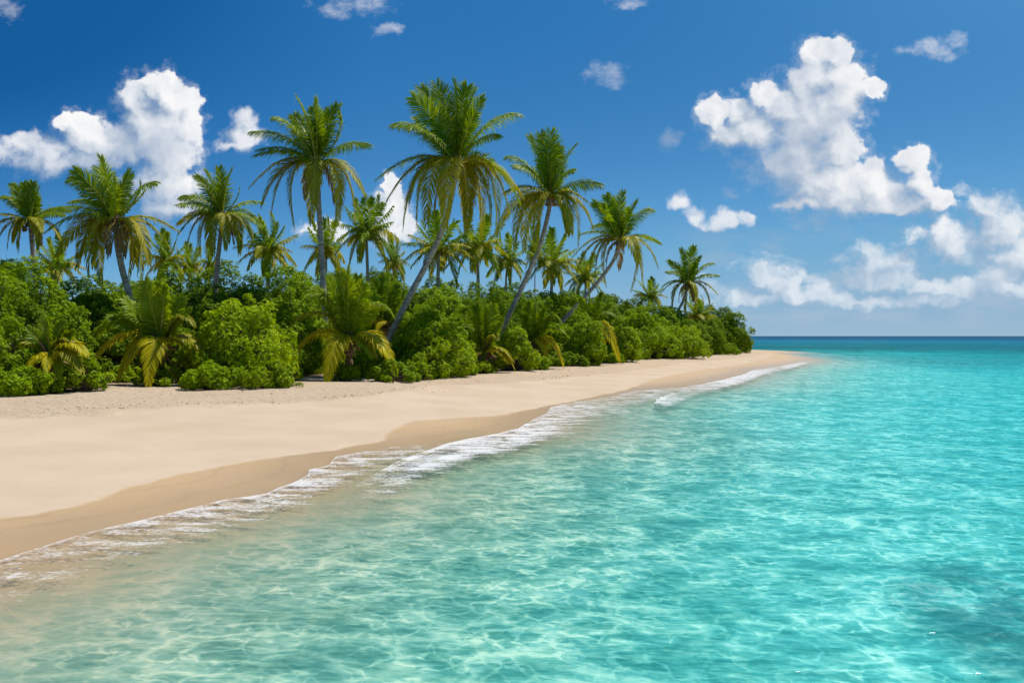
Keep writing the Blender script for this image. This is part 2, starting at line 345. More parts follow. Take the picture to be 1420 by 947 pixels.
def water_material():
    m, t, out = new_mat('lagoon_water')
    g = t.node('ShaderNodeNewGeometry'); pos = g.outputs['Position']
    dep = t.attr('depth')
    # -- ripples: several crossing trains of short waves, crests lying across the view to the shore
    def ripple(sx, sy, rot, scale, det=3.0, rough=0.55):
        mp = t.node('ShaderNodeMapping'); t.put(mp.inputs[0], pos); mp.inputs['Rotation'].default_value = (0, 0, rot); mp.inputs['Scale'].default_value = (sx, sy, 1)
        return t.noise(mp.outputs[0], scale, det, rough, dist=0.4)
    r1 = ripple(0.35, 1.0, R(12), 1.1, 4.0, 0.6)
    r2 = ripple(0.30, 1.0, R(-14), 4.2, 4.0, 0.62)
    r3 = ripple(0.5, 1.0, R(30), 0.30, 3.0, 0.5)
    r4 = ripple(0.35, 1.0, R(4), 11.0, 3.0, 0.6)
    hgt = t.math('ADD', t.math('MULTIPLY', r1, 0.34), t.math('ADD', t.math('ADD', t.math('MULTIPLY', r2, 0.13), t.math('MULTIPLY', r4, 0.045)), t.math('MULTIPLY', r3, 0.5)))
    calm = t.sstep(dep, 0.0, 0.5, 0.25, 1.0)
    nrm = t.bump(t.math('MULTIPLY', hgt, calm), 1.0, 1.0)
    # -- caustic net of sunlight, painted into the sheet's transmission colour
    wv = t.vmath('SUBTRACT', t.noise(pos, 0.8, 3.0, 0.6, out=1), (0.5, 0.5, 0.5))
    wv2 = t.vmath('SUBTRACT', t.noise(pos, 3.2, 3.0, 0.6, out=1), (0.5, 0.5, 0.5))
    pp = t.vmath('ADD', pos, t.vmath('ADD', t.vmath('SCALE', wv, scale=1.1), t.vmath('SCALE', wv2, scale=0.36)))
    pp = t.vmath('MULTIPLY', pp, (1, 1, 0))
    def caustic_net(scale, w_):
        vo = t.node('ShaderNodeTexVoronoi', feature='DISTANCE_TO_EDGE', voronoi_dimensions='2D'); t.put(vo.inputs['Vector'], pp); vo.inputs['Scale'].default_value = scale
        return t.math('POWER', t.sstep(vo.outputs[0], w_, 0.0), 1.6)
    lines = t.math('MAXIMUM', caustic_net(1.15, 0.20), t.math('MAXIMUM', t.math('MULTIPLY', caustic_net(2.3, 0.20), 0.9), t.math('MULTIPLY', caustic_net(1.15, 0.5), 0.5)))
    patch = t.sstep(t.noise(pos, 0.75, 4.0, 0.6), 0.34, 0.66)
    lens = t.math('ADD', t.math('MULTIPLY', lines, t.math('MULTIPLY', t.math('MULTIPLY_ADD', patch, 0.85, 0.40), t.sstep(t.noise(pos, 0.22, 3.0, 0.5), 0.30, 0.66, 0.55, 1.15))), t.math('MULTIPLY', patch, 0.20), clamp=True)  # mask of the painted caustics: broken bright lines over paler patches
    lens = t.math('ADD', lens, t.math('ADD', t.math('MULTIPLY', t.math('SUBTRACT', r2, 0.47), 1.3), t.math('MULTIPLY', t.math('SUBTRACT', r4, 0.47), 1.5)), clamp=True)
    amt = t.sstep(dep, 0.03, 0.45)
    tr = t.math('ADD', 1.0, t.math('MULTIPLY', amt, t.math('MULTIPLY_ADD', lens, 0.82, -0.34)))   # painted caustic lines brighter, the gaps between dimmer: 1 on average
    # transmission by depth (absorption of red first)
    caustic_depth = t.math('MULTIPLY', dep, t.math('MULTIPLY_ADD', lens, -0.95, 1.30))     # depth cut along the painted caustics, so they keep more red
    def ex(k): return t.math('MULTIPLY', t.math('EXPONENT', t.math('MULTIPLY', caustic_depth, -k)), tr)
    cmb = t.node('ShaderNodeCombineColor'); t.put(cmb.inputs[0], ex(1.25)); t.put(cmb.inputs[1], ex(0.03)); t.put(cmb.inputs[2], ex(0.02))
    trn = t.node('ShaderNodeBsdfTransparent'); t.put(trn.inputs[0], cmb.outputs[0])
    # light scattered back by the water itself
    dn = t.math('ADD', dep, t.math('MULTIPLY', t.math('SUBTRACT', t.noise(t.vmath('MULTIPLY', pos, (0.22, 1, 1)), 0.035, 5.0, 0.7), 0.5), t.math('MULTIPLY', dep, 2.8)))
    wc = t.ramp(t.math('MULTIPLY', dn, 1 / 12.0), [(0.0, (0.12, 0.34, 0.24)), (0.04, (0.04, 0.42, 0.36)), (0.12, (0.006, 0.38, 0.41)), (0.20, (0.002, 0.25, 0.31)), (0.36, (0.002, 0.20, 0.30)), (0.62, (0.003, 0.14, 0.25)), (1.0, (0.003, 0.07, 0.145))])
    dif = t.node('ShaderNodeBsdfDiffuse'); t.put(dif.inputs[0], wc); t.put(dif.inputs[2], nrm)
    fs = t.math('SUBTRACT', 1.0, t.math('EXPONENT', t.math('MULTIPLY', dep, -0.30)))
    body = t.node('ShaderNodeMixShader'); t.put(body.inputs[0], fs); t.l.new(trn.outputs[0], body.inputs[1]); t.l.new(dif.outputs[0], body.inputs[2])
    nrg = t.bump(t.math('MULTIPLY', hgt, calm), 0.4, 1.0)
    gl = t.node('ShaderNodeBsdfGlossy'); gl.inputs['Roughness'].default_value = 0.12; t.put(gl.inputs['Normal'], nrg); gl.inputs[0].default_value = (0.9, 0.95, 1, 1)
    fr = t.node('ShaderNodeFresnel'); fr.inputs[0].default_value = 1.33; t.put(fr.inputs['Normal'], nrg)
    fac = t.math('MINIMUM', t.math('MULTIPLY', fr.outputs[0], 0.7), 0.09)
    ms = t.node('ShaderNodeMixShader'); t.put(ms.inputs[0], fac); t.l.new(body.outputs[0], ms.inputs[1]); t.l.new(gl.outputs[0], ms.inputs[2])
    t.l.new(ms.outputs[0], out.inputs[0]); return m

def foam_material():
    m, t, out = new_mat('sea_foam')
    g = t.node('ShaderNodeNewGeometry'); pos = g.outputs['Position']
    a = t.attr('across'); dn = t.attr('dens')      # across: 0 at the leading edge, 1 at the trailing side
    mp = t.node('ShaderNodeMapping'); t.put(mp.inputs[0], pos); mp.inputs['Rotation'].default_value = (0, 0, R(0)); mp.inputs['Scale'].default_value = (0.4, 1.0, 1)
    st = t.noise(mp.outputs[0], 2.4, 6.0, 0.68, dist=0.8)
    fine = t.noise(pos, 16.0, 4.0, 0.7)
    n = t.math('ADD', t.math('MULTIPLY', st, 0.62), t.math('MULTIPLY', fine, 0.38)); mm = t.attr('metres')
    e_ = t.math('MINIMUM', dn, 1.0)
    core = t.math('MULTIPLY', t.math('EXPONENT', t.math('MULTIPLY', mm, -0.8)), t.math('MULTIPLY', dn, 0.95))
    lead = t.math('MULTIPLY', t.sstep(mm, 0.10, 0.0), t.math('MULTIPLY', e_, 0.40))
    lace = t.math('MULTIPLY', t.sstep(a, 1.02, 0.45), t.math('MULTIPLY', e_, 0.90))
    cov = t.math('ADD', t.math('MAXIMUM', core, lace), lead)
    al = t.sstep(t.math('ADD', t.math('MULTIPLY', t.math('SUBTRACT', n, 0.5), 4.6), t.math('SUBTRACT', cov, 0.46)), 0.0, 0.60)
    al = t.math('MULTIPLY', al, t.math('MULTIPLY_ADD', cov, 0.50, 0.34), clamp=True)
    al = t.math('MULTIPLY', al, t.math('MULTIPLY', t.sstep(a, 1.0, 0.75), t.sstep(dn, 0.0, 0.25)))
    bp = t.bump(n, 1.0, 0.06)
    p = principled(t, Base_Color=(0.86, 0.86, 0.84, 1), Roughness=0.6, Alpha=al, Normal=bp)
    t.l.new(p.outputs[0], out.inputs[0]); return m

def leaf_material(name, c1, c2, trans=0.35, gloss=0.4, spec=0.5):
    m, t, out = new_mat(name)
    oi = t.node('ShaderNodeObjectInfo')
    g = t.node('ShaderNodeNewGeometry'); tint = t.attr('tint')
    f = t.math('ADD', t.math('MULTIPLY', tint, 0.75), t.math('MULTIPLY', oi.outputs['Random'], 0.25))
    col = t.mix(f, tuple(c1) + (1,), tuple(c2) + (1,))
    p = principled(t, Base_Color=col, Roughness=gloss); p.inputs['Specular IOR Level'].default_value = spec
    tr = t.node('ShaderNodeBsdfTranslucent')
    t.put(tr.inputs[0], t.mix(1.0, col, (1.5, 1.35, 0.5, 1), 'MULTIPLY'))
    ms = t.node('ShaderNodeMixShader'); ms.inputs[0].default_value = trans
    t.l.new(p.outputs[0], ms.inputs[1]); t.l.new(tr.outputs[0], ms.inputs[2]); t.l.new(ms.outputs[0], out.inputs[0]); return m

def bark_material(name, c1, c2):
    m, t, out = new_mat(name)
    tc_ = t.node('ShaderNodeTexCoord'); ob = tc_.outputs['Object']
    ring = t.noise(t.vmath('MULTIPLY', ob, (1.2, 1.2, 7.0)), 1.6, 4.0, 0.6)
    blot = t.noise(ob, 2.2, 4.0, 0.6)
    col = t.mix(t.sstep(ring, 0.35, 0.62), tuple(c1) + (1,), tuple(c2) + (1,))
    col = t.mix(t.math('MULTIPLY', t.sstep(blot, 0.5, 0.7), 0.5), col, (0.09, 0.075, 0.055, 1))
    p = principled(t, Base_Color=col, Roughness=0.85, Normal=t.bump(ring, 1.0, 0.05))
    t.l.new(p.outputs[0], out.inputs[0]); return m

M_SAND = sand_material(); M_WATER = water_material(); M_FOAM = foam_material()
M_LEAF = leaf_material('shrub_leaf', (0.052, 0.125, 0.001), (0.42, 0.60, 0.003), 0.28, 0.50, 0.10)
M_LEAFD = leaf_material('shrub_leaf_deep', (0.040, 0.095, 0.001), (0.30, 0.46, 0.003), 0.28, 0.50, 0.10)
M_LEAFY = leaf_material('shrub_leaf_pale', (0.075, 0.155, 0.001), (0.50, 0.66, 0.004), 0.30, 0.50, 0.10)
M_FG = leaf_material('palm_leaf_green', (0.095, 0.21, 0.005), (0.36, 0.47, 0.012), 0.42, 0.45, 0.18)
M_FO = leaf_material('palm_leaf_olive', (0.20, 0.26, 0.008), (0.52, 0.48, 0.022), 0.42, 0.45, 0.20)
M_FY = leaf_material('palm_leaf_yellow', (0.40, 0.42, 0.006), (0.72, 0.62, 0.010), 0.42, 0.45, 0.15)
M_FY2 = leaf_material('palm_leaf_gold', (0.26, 0.28, 0.012), (0.52, 0.46, 0.03), 0.42, 0.45, 0.2)
M_FB = leaf_material('palm_leaf_dry', (0.20, 0.13, 0.04), (0.38, 0.24, 0.07), 0.25, 0.7, 0.2)
M_RIB = leaf_material('palm_rib', (0.46, 0.42, 0.04), (0.70, 0.55, 0.07), 0.1, 0.45, 0.4)
M_BARK = bark_material('palm_bark', (0.27, 0.225, 0.175), (0.50, 0.435, 0.355))
M_FIBRE = bark_material('palm_fibre', (0.12, 0.07, 0.03), (0.34, 0.20, 0.09))
M_TWIG = bark_material('twig_bark', (0.07, 0.05, 0.03), (0.20, 0.14, 0.09))

# ------------------------------------------------------------------ ground and water sheets
def fan():
    ys = np.concatenate([np.linspace(-40, 0, 14)[:-1], 14.0 * (np.exp(np.linspace(0, math.log(60000 / 14.0), 620)) - 1)])
    s = np.sinh(np.linspace(-1, 1, 720) * 2.2) / math.sinh(2.2) * 2.6
    s = s - 0.0
    Yg, Sg = np.meshgrid(ys, s, indexing='ij')
    return Sg * (np.maximum(Yg, 0) + 9.0), Yg, len(ys), len(s)
Xg, Yg, NR, NC = fan()
Zg, DS, DB = ground(Xg.ravel(), Yg.ravel())
DW = sdist(Xg.ravel(), Yg.ravel(), WET)
Xr, Yr = Xg.ravel(), Yg.ravel()
# weed beds on the right and in long streaks far out
weed = np.clip(1 - ((Xr - 7.8) / 2.6) ** 2 - ((Yr - 11.5) / 4.5) ** 2, 0, 1) * 1.1
weed = np.maximum(weed, np.clip((Yr - 95) / 60, 0, 1) * np.clip(vnoise(Xr / 60, Yr / 18 + 4) * 4 + 0.2, 0, 1) * np.clip((Xr + 0.0 - 20) / 30, 0, 1))
frac = np.clip(DS / np.maximum(DS - DB, 1e-3), 0, 1) * (DS > 0)
fi = grid_faces(NR, NC); cn = np.full(len(fi), 4)
gr = mesh_np('ground', np.stack([Xr, Yr, Zg], 1), fi, cn, M_SAND, smooth=True,
             attrs={'dwet': DW, 'dshore': DS, 'dbush': DB, 'depth': np.maximum(-Zg, 0), 'weed': np.clip(weed, 0, 1), 'frac': frac})
tag(gr, 'pale sand beach sloping into the sea bed', kind='structure')
# water: drop faces well inland
keep = (DS < 1.5)[fi].any(1)
fw = fi[keep]
amp = np.clip(-DS / 12, 0, 1) * np.clip(1.4 - Yr / 220, 0, 1)
Zw = 0.004 + amp * (0.05 * vnoise(Xr / 2.6 + Yr / 9, Yr / 1.5) + 0.03 * vnoise(Xr / 1.2, Yr / 0.8 + 3))
used = np.unique(fw); remap = np.full(len(Xr), -1); remap[used] = np.arange(len(used))
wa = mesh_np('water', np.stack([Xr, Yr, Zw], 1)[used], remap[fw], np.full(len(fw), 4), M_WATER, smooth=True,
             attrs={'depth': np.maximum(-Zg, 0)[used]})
tag(wa, 'clear turquoise sea deepening to blue at the horizon', kind='structure')

# ------------------------------------------------------------------ foam sheets
def densify(poly, step):
    P_ = np.array(poly, float); out = [P_[0]]
    for a, b in zip(P_[:-1], P_[1:]):
        n = max(1, int(np.linalg.norm(b - a) / step)); out += [a + (b - a) * k / n for k in range(1, n + 1)]
    return np.array(out)
def foam_strip(name, lead, trail, dens, label, step=0.12, nacross=24, jit=0.12, seed=1, group=None):
    """a thin sheet between a leading edge (land side) and a trailing edge (sea side), draped on sand and water"""
    a = densify(lead, step); n = len(a); tt = np.linspace(0, 1, n)
    b0 = np.array(trail, float); sl = np.concatenate([[0], np.cumsum(np.linalg.norm(np.diff(b0, axis=0), axis=1))]); sl /= sl[-1]
    la = np.concatenate([[0], np.cumsum(np.linalg.norm(np.diff(a, axis=0), axis=1))]); la /= la[-1]
    b = np.stack([np.interp(la, sl, b0[:, 0]), np.interp(la, sl, b0[:, 1])], 1)
    s = np.arange(n) * step
    dist = np.sqrt(a[:, 1] ** 2 + a[:, 0] ** 2)
    sc_ = np.clip(dist / 18, 0.5, 4)
    wob = (vnoise(s / (0.9 * 1) + seed * 7.3, s * 0 + seed) * 0.8 + vnoise(s / 0.33 + seed * 3.1, s * 0 + 5) * 0.35) * jit * sc_
    dirn = (a - b); dirn /= np.linalg.norm(dirn, axis=1)[:, None] + 1e-9
    a = a + dirn * wob[:, None]
    f = np.linspace(0, 1, nacross)[None, :, None] ** 1.3
    P_ = a[:, None, :] * (1 - f) + b[:, None, :] * f
    X_, Y_ = P_[..., 0].ravel(), P_[..., 1].ravel()
    z = np.maximum(ground(X_, Y_)[0], 0.03) + 0.012
    ac = np.broadcast_to(np.linspace(0, 1, nacross)[None, :] ** 1.3, (n, nacross)).ravel()
    dd = np.interp(tt, np.linspace(0, 1, len(dens)), dens)[:, None] * np.ones((1, nacross))
    met = np.linalg.norm(P_ - a[:, None, :], axis=2).ravel()
    z += 0.012 * np.sin(np.clip(met * 7, 0, math.pi)) * np.clip(dd.ravel() - 0.4, 0, 1)
    ff = grid_faces(n, nacross)
    o = mesh_np(name, np.stack([X_, Y_, z], 1), ff, np.full(len(ff), 4), M_FOAM, smooth=True, attrs={'across': ac, 'dens': dd.ravel(), 'metres': met})
    tag(o, label, kind='stuff', group=group); return o
g0 = lambda lst: [gp(x, y) for x, y in lst]
foam_strip('foam', g0([(-90,806),(0,781),(40,767),(80,755),(120,743),(160,733),(200,724),(240,714),(275,705),(310,696),(345,691),(370,687),(388,678),(404,673),(427,662),(429,654),(457,647),(465,635),(500,629),(545,622),(590,618),(620,614)]),
           g0([(-90,950),(0,888),(80,850),(200,800),(320,755),(420,722),(470,700),(540,665),(600,640),(640,625)]), [0.5, 0.62, 0.75, 0.8, 0.8, 0.75, 0.3], 'thin lacy swash foam washing up the near wet sand', jit=0.10, seed=2, nacross=40)
foam_strip('foam', g0([(435,716),(455,700),(475,689),(500,672),(530,655),(560,638),(590,628),(620,617),(650,610),(690,603),(718,596),(740,583),(758,575),(764,566),(800,558),(850,551)]),
           g0([(450,728),(490,716),(530,706),(560,697),(600,680),(640,662),(700,645),(740,634),(780,624),(830,606),(890,586)]), [0.0, 0.7, 1.1, 1.15, 0.95, 0.85, 0.75, 0.65], 'white foam crest of the small wave breaking before the beach', jit=0.10, seed=5, nacross=40)
foam_strip('foam', g0([(850,551),(880,543),(920,540),(960,536),(1000,528),(1028,521),(1045,514),(1080,509),(1108,503.5),(1128,499.5)]),
           g0([(880,575),(920,568),(955,560),(985,553),(1020,543),(1050,532),(1068,524),(1100,516),(1120,508),(1136,502)]), [0.65, 0.75, 1.15, 1.1, 0.75, 0.95, 0.8, 0.0], 'foam line curling round the far sand point', step=0.25, jit=0.14, seed=8)
foam_strip('foam', g0([(905,566),(912,555),(922,549),(940,545),(965,543),(990,540)]), g0([(925,572),(940,566),(958,559),(975,553),(995,545)]), [0.0, 1.0, 1.2, 0.8, 0.4, 0.0], 'white patch of foam on the wavelet off the middle beach', jit=0.2, seed=11)

# ------------------------------------------------------------------ palms
def bez(p0, p1, p2, t): t = t[:, None]; return (1 - t) ** 2 * p0 + 2 * t * (1 - t) * p1 + t * t * p2
def frond_mesh(rng, p0, p1, p2, leaf_len=None, nl=54, width=0.06, droop=0.5, tintb=0.5, fold=0.25, ragged=0.12, roll=0.0):
    """a feather leaf on the curve p0-p1-p2: returns verts, faces (flat idx), counts, matidx, tint"""
    ts = np.linspace(0, 1, 17); rc = bez(p0, p1, p2, ts)
    Lf = np.sum(np.linalg.norm(np.diff(rc, axis=0), axis=1))
    if leaf_len is None: leaf_len = 0.26 * Lf
    up = np.array([0, 0, 1.0])
    def frame(t):
        tg = 2 * (1 - t)[:, None] * (p1 - p0) + 2 * t[:, None] * (p2 - p1); tg /= np.linalg.norm(tg, axis=1)[:, None] + 1e-9
        hz = (p2 - p0) * np.array([1, 1, 0.0]); 
        if np.linalg.norm(hz) < 0.15 * Lf: hz = np.array([rng.normal(), rng.normal(), 0]) * 0.01 + hz
        side0 = np.cross(hz / (np.linalg.norm(hz) + 1e-9), up); side0 /= np.linalg.norm(side0) + 1e-9
        s = side0 - tg * (tg @ side0)[:, None]; s /= np.linalg.norm(s, axis=1)[:, None] + 1e-9
        nn = np.cross(s, tg)
        cr, sr = math.cos(roll), math.sin(roll)
        return tg, s * cr + nn * sr, nn * cr - s * sr
    V, Fc, Cn, Mi, Ti = [], [], [], [], []
    # rib: a 3-sided tapering rod
    tg, s, nn = frame(ts); rad = 0.055 * (1 - ts) ** 0.8 * (Lf / 4.0) + 0.006
    ring = [s * rad[:, None], (nn * 0.9 - s * 0.5) * rad[:, None], (-nn * 0.9 - s * 0.5) * rad[:, None]]
    ring = [rc + r for r in ring]; base = np.stack(ring, 1).reshape(-1, 3)
    V.append(base); n0 = len(base); Ti.append(np.full(n0, 0.5))
    for i in range(16):
        for k in range(3):
            a = i * 3 + k; b = i * 3 + (k + 1) % 3; Fc += [a, b, b + 3, a + 3]; Cn.append(4); Mi.append(1)
    # leaflets
    tl = np.linspace(0.10, 0.995, nl)
    for sd_ in (-1, 1):
        t = np.clip(tl + rng.normal(0, 0.004, nl), 0.05, 1)
        if ragged > 0:
            t = t[rng.random(nl) > ragged * (0.3 + 0.7 * t)]
        n = len(t); q = bez(p0, p1, p2, t); tg, s, nn = frame(t)
        ll = leaf_len * np.interp(t, [0, 0.12, 0.35, 0.6, 0.85, 1], [0.45, 0.7, 1.0, 0.98, 0.7, 0.38]) * (1 + rng.normal(0, 0.10, n))
        fw_ = np.interp(t, [0, 0.5, 1], [0.45, 0.75, 2.2])[:, None] + rng.normal(0, 0.10, n)[:, None]
        d = s * sd_ + tg * fw_ + nn * (fold + rng.normal(0, 0.09, n))[:, None]; d /= np.linalg.norm(d, axis=1)[:, None]
        dr = droop * (0.6 + 0.8 * rng.random(n))
        dr = np.where(rng.random(n) < 0.06, dr * 2.2, dr)
        m1 = q + d * (ll * 0.45)[:, None] - up * (ll * dr * 0.12)[:, None]
        d2 = d - up * dr[:, None]; d2 /= np.linalg.norm(d2, axis=1)[:, None]
        m2 = m1 + d2 * (ll * 0.33)[:, None]
        d3 = d2 - up * (dr * 0.9)[:, None]; d3 /= np.linalg.norm(d3, axis=1)[:, None]
        tip = m2 + d3 * (ll * 0.25)[:, None]
        wv = np.cross(d, nn); wv /= np.linalg.norm(wv, axis=1)[:, None] + 1e-9
        wv = wv * 0.9 + nn * rng.normal(0, 0.25, n)[:, None]
        w0, w1_, w2_ = width * 0.30, width * 0.5, width * 0.40
        vs = np.stack([q - wv * w0, q + wv * w0, m1 - wv * w1_, m1 + wv * w1_, m2 - wv * w2_, m2 + wv * w2_, tip], 1).reshape(-1, 3)
        o = n0 + sum(len(x) for x in V[1:]); V.append(vs)
        ti = np.clip(tintb + rng.normal(0, 0.16, n), 0, 1)[:, None] + np.array([0, 0, 0, 0, 0.06, 0.06, 0.22])[None, :]
        Ti.append(np.clip(ti, 0, 1).ravel())
        k = o + np.arange(n)[:, None] * 7
        qd = np.concatenate([k + np.array([[0, 1, 3, 2]]), k + np.array([[2, 3, 5, 4]])], 0)
        tr = k + np.array([[4, 5, 6]])
        Fc += list(qd.ravel()); Cn += [4] * len(qd); Mi += [0] * len(qd)
        Fc += list(tr.ravel()); Cn += [3] * len(tr); Mi += [0] * len(tr)
    return np.concatenate(V), Fc, Cn, Mi, np.concatenate(Ti)
def add_frond(root, origin, rng, p0, p1, p2, mat, **kw):
    V, Fc, Cn, Mi, Ti = frond_mesh(rng, np.array(p0, float), np.array(p1, float), np.array(p2, float), **kw)
    return mesh_np('frond', V - origin, Fc, Cn, None, parent=root, matidx=Mi, attrs={'tint': Ti}, mats=[mat, M_RIB])

def tube(pts, rad, nseg=14, rings=None):
    pts = np.array(pts, float); n = len(pts)
    V = []; tg = np.gradient(pts, axis=0); tg /= np.linalg.norm(tg, axis=1)[:, None]
    ref = np.array([0, 1.0, 0]); 
    s = np.cross(tg, ref); s /= np.linalg.norm(s, axis=1)[:, None] + 1e-9; b = np.cross(tg, s)
    an = np.linspace(0, 2 * math.pi, nseg, endpoint=False)
    V = pts[:, None, :] + (s[:, None, :] * np.cos(an)[None, :, None] + b[:, None, :] * np.sin(an)[None, :, None]) * np.asarray(rad)[:, None, None]
    i = np.arange(n - 1)[:, None] * nseg; k = np.arange(nseg)[None, :]; k2 = (k + 1) % nseg
    fc = np.stack([i + k, i + k2, i + nseg + k2, i + nseg + k], -1).reshape(-1, 4)
    return V.reshape(-1, 3), fc
def spline(pts, n):
    P_ = np.array(pts, float); s = np.concatenate([[0], np.cumsum(np.linalg.norm(np.diff(P_, axis=0), axis=1))]); s /= s[-1]
    # smooth (Catmull-like) by repeated averaging of a dense polyline
    q = np.stack([np.interp(np.linspace(0, 1, n), s, P_[:, k]) for k in range(3)], 1)
    for _ in range(int(n * 0.6)):
        q[1:-1] = 0.25 * q[:-2] + 0.5 * q[1:-1] + 0.25 * q[2:]
    return q
def palm_trunk(root, origin, pts, r0, r1, rng):
    q = spline(pts, 120); n = len(q); t = np.linspace(0, 1, n)
    rad = r0 * (1 - t) + r1 * t + 0.45 * r0 * np.exp(-t * 22)
    rad *= 1 + 0.05 * (np.sin(t * n * 1.7) > 0.2) + rng.normal(0, 0.012, n)
    V, fc = tube(q, rad)
    return mesh_np('trunk', V - origin, fc, np.full(len(fc), 4), M_BARK, parent=root, smooth=True)
def palm_heart(root, origin, c, r, rng, mat=None):
    """the bundle of old leaf sheaths and stubs the fronds grow from"""
    V, Fc, Cn = [], [], []; o = 0
    for k in range(26):
        az = rng.random() * 6.283; el = rng.uniform(-1.1, 1.3); d = np.array([math.cos(az) * math.cos(el), math.sin(az) * math.cos(el), math.sin(el)])
        ln = r * rng.uniform(1.0, 2.3); p = np.array([c + d * r * 0.15, c + d * ln * 0.6 + [0, 0, 0.08 * r], c + d * ln])
        v_, f_ = tube(p, [r * 0.26, r * 0.17, r * 0.05], 5); V.append(v_); Fc.append(f_ + o); o += len(v_)
    V = np.concatenate(V); Fc = np.concatenate(Fc)
    return mesh_np('leaf_base', V - origin, Fc, np.full(len(Fc), 4), mat or M_FIBRE, parent=root)
def coconuts(root, origin, c, r, rng, n=6):
    for k in range(n):
        az = rng.random() * 6.283; p = c + np.array([math.cos(az), math.sin(az), -0.75 - rng.random() * 0.5]) * r * 1.35
        th = np.linspace(0, math.pi, 7); pts = [p + [0, 0, math.cos(a) * 0.15] for a in th]
        v_, f_ = tube(pts, np.maximum(np.sin(th), 0.02) * 0.115, 8)
        mesh_np('coconut', v_ - origin, f_, np.full(len(f_), 4), M_NUT, parent=root, smooth=True)
M_NUT = bark_material('coconut_husk', (0.20, 0.17, 0.03), (0.34, 0.26, 0.06))

def hero_palm(cpx, D, trunk_px, tips, label, seed, base_shift=(0, 0), reach=None, extra=9, group='tall leaning coconut palms', nl=58, width=0.075, tr=(0.21, 0.15)):
    rng = np.random.default_rng(seed); c = pt(cpx[0], cpx[1], D)
    tp = [pt(x, y, D) for x, y in trunk_px]               # top to bottom, last is where it sinks behind the shrubs
    d = tp[-1] - tp[-2]; d = d / abs(d[2]) if abs(d[2]) > 1e-3 else np.array([0, 0, -1.0])
    foot = tp[-1].copy(); g_ = gz(foot[0], foot[1]); foot = foot + d * (foot[2] - g_) * 0.9; foot[2] = gz(foot[0], foot[1]) - 0.15
    origin = np.array([foot[0], foot[1], foot[2] + 0.15])
    root = empty('coconut_palm', origin); tag(root, label, 'palm tree', group)
    palm_trunk(root, origin, [foot] + tp[::-1] + [c - [0, 0, 0.10]], tr[0], tr[1], rng)
    palm_heart(root, origin, c, 0.34, rng)
    coconuts(root, origin, c - [0, 0, 0.1], 0.30, rng, 6)
    R_ = reach or np.median([np.linalg.norm(pt(x, y, D) - c) for x, y in tips])
    for (x, y) in tips:
        q = pt(x, y, D) - c; pl = np.linalg.norm(q)
        Lw = R_ * rng.uniform(1.0, 1.12); dep = math.sqrt(max(Lw * Lw - pl * pl, 0.02)) * (1 if rng.random() < 0.35 else -1) * rng.uniform(0.4, 1.0)
        tip = c + q + np.array([0, dep, 0]); L_ = np.linalg.norm(tip - c)
        el = q[2] / (pl + 1e-6)
        hor = (tip - c) * [1, 1, 0]; hn = hor / (np.linalg.norm(hor) + 1e-6)
        if el > 0.75: ctrl = c + (tip - c) * 0.5 + np.array([0, 0, 1]) * L_ * 0.10 - hn * L_ * 0.08; mt = M_FG; dr = 0.30; yb = 0.45
        elif el > 0.15: ctrl = c + hn * L_ * 0.42 + np.array([0, 0, 1]) * (q[2] * 0.72 + L_ * 0.22); mt = M_FG; dr = 0.75; yb = 0.55
        elif el > -0.55: ctrl = c + hn * L_ * 0.45 + np.array([0, 0, 1]) * (L_ * 0.28); mt = M_FG if rng.random() < 0.5 else M_FO; dr = 0.5; yb = 0.55
        else: ctrl = c + hn * L_ * 0.55 + np.array([0, 0, 1]) * (L_ * 0.22); mt = M_FO if rng.random() < 0.75 else M_FY2; dr = 0.5; yb = 0.6
        add_frond(root, origin, rng, c + hn * 0.08, ctrl, tip, mt, leaf_len=(0.22 if el < 0.15 else 0.26) * L_ * 1.08, nl=int(nl*2.1), width=width*0.62, droop=dr, tintb=yb + rng.normal(0, 0.12), roll=(rng.normal(0, 0.25) if el < 0.15 else (rng.normal(0.5, 0.2) if el < 0.75 else rng.normal(0.95, 0.3)) * (-1 if q[0] > 0 else 1)))
    extra = max(5, extra - 2)
    for k in range(extra):
        az = -math.pi / 2 + rng.normal(0, 1.0) + (math.pi if k % 2 == 0 else 0); el = rng.uniform(-1.15, -0.35)
        if k >= extra - 3: el = rng.uniform(0.7, 1.35); az = math.pi / 2 + rng.normal(0, 1.0)
        hn = np.array([math.cos(az), math.sin(az), 0]); L_ = R_ * rng.uniform(0.8, 1.0)
        tip = c + hn * L_ * math.cos(el) * 0.85 + np.array([0, 0, math.sin(el) * L_])
        ctrl = c + hn * L_ * 0.5 + np.array([0, 0, 1]) * (L_ * (0.28 if el < 0.5 else 0.5))
        mt = M_FG if el > 0.5 else M_FO
        add_frond(root, origin, rng, c, ctrl, tip, mt, nl=nl, width=width, droop=1.0 if el < 0.5 else 0.4, tintb=0.55 + rng.normal(0, 0.12), roll=rng.normal(0, 0.3))
    # a few browned, hanging old fronds
    for k in range(2):
        az = rng.random() * 6.283; hn = np.array([math.cos(az), math.sin(az), 0]); L_ = R_ * 0.72
        add_frond(root, origin, rng, c, c + hn * L_ * 0.4 + [0, 0, 0.05], c + hn * L_ * 0.42 - np.array([0, 0, L_ * 0.8]), M_FB, nl=nl, width=width * 0.8, droop=1.6, ragged=0.35)
    return root

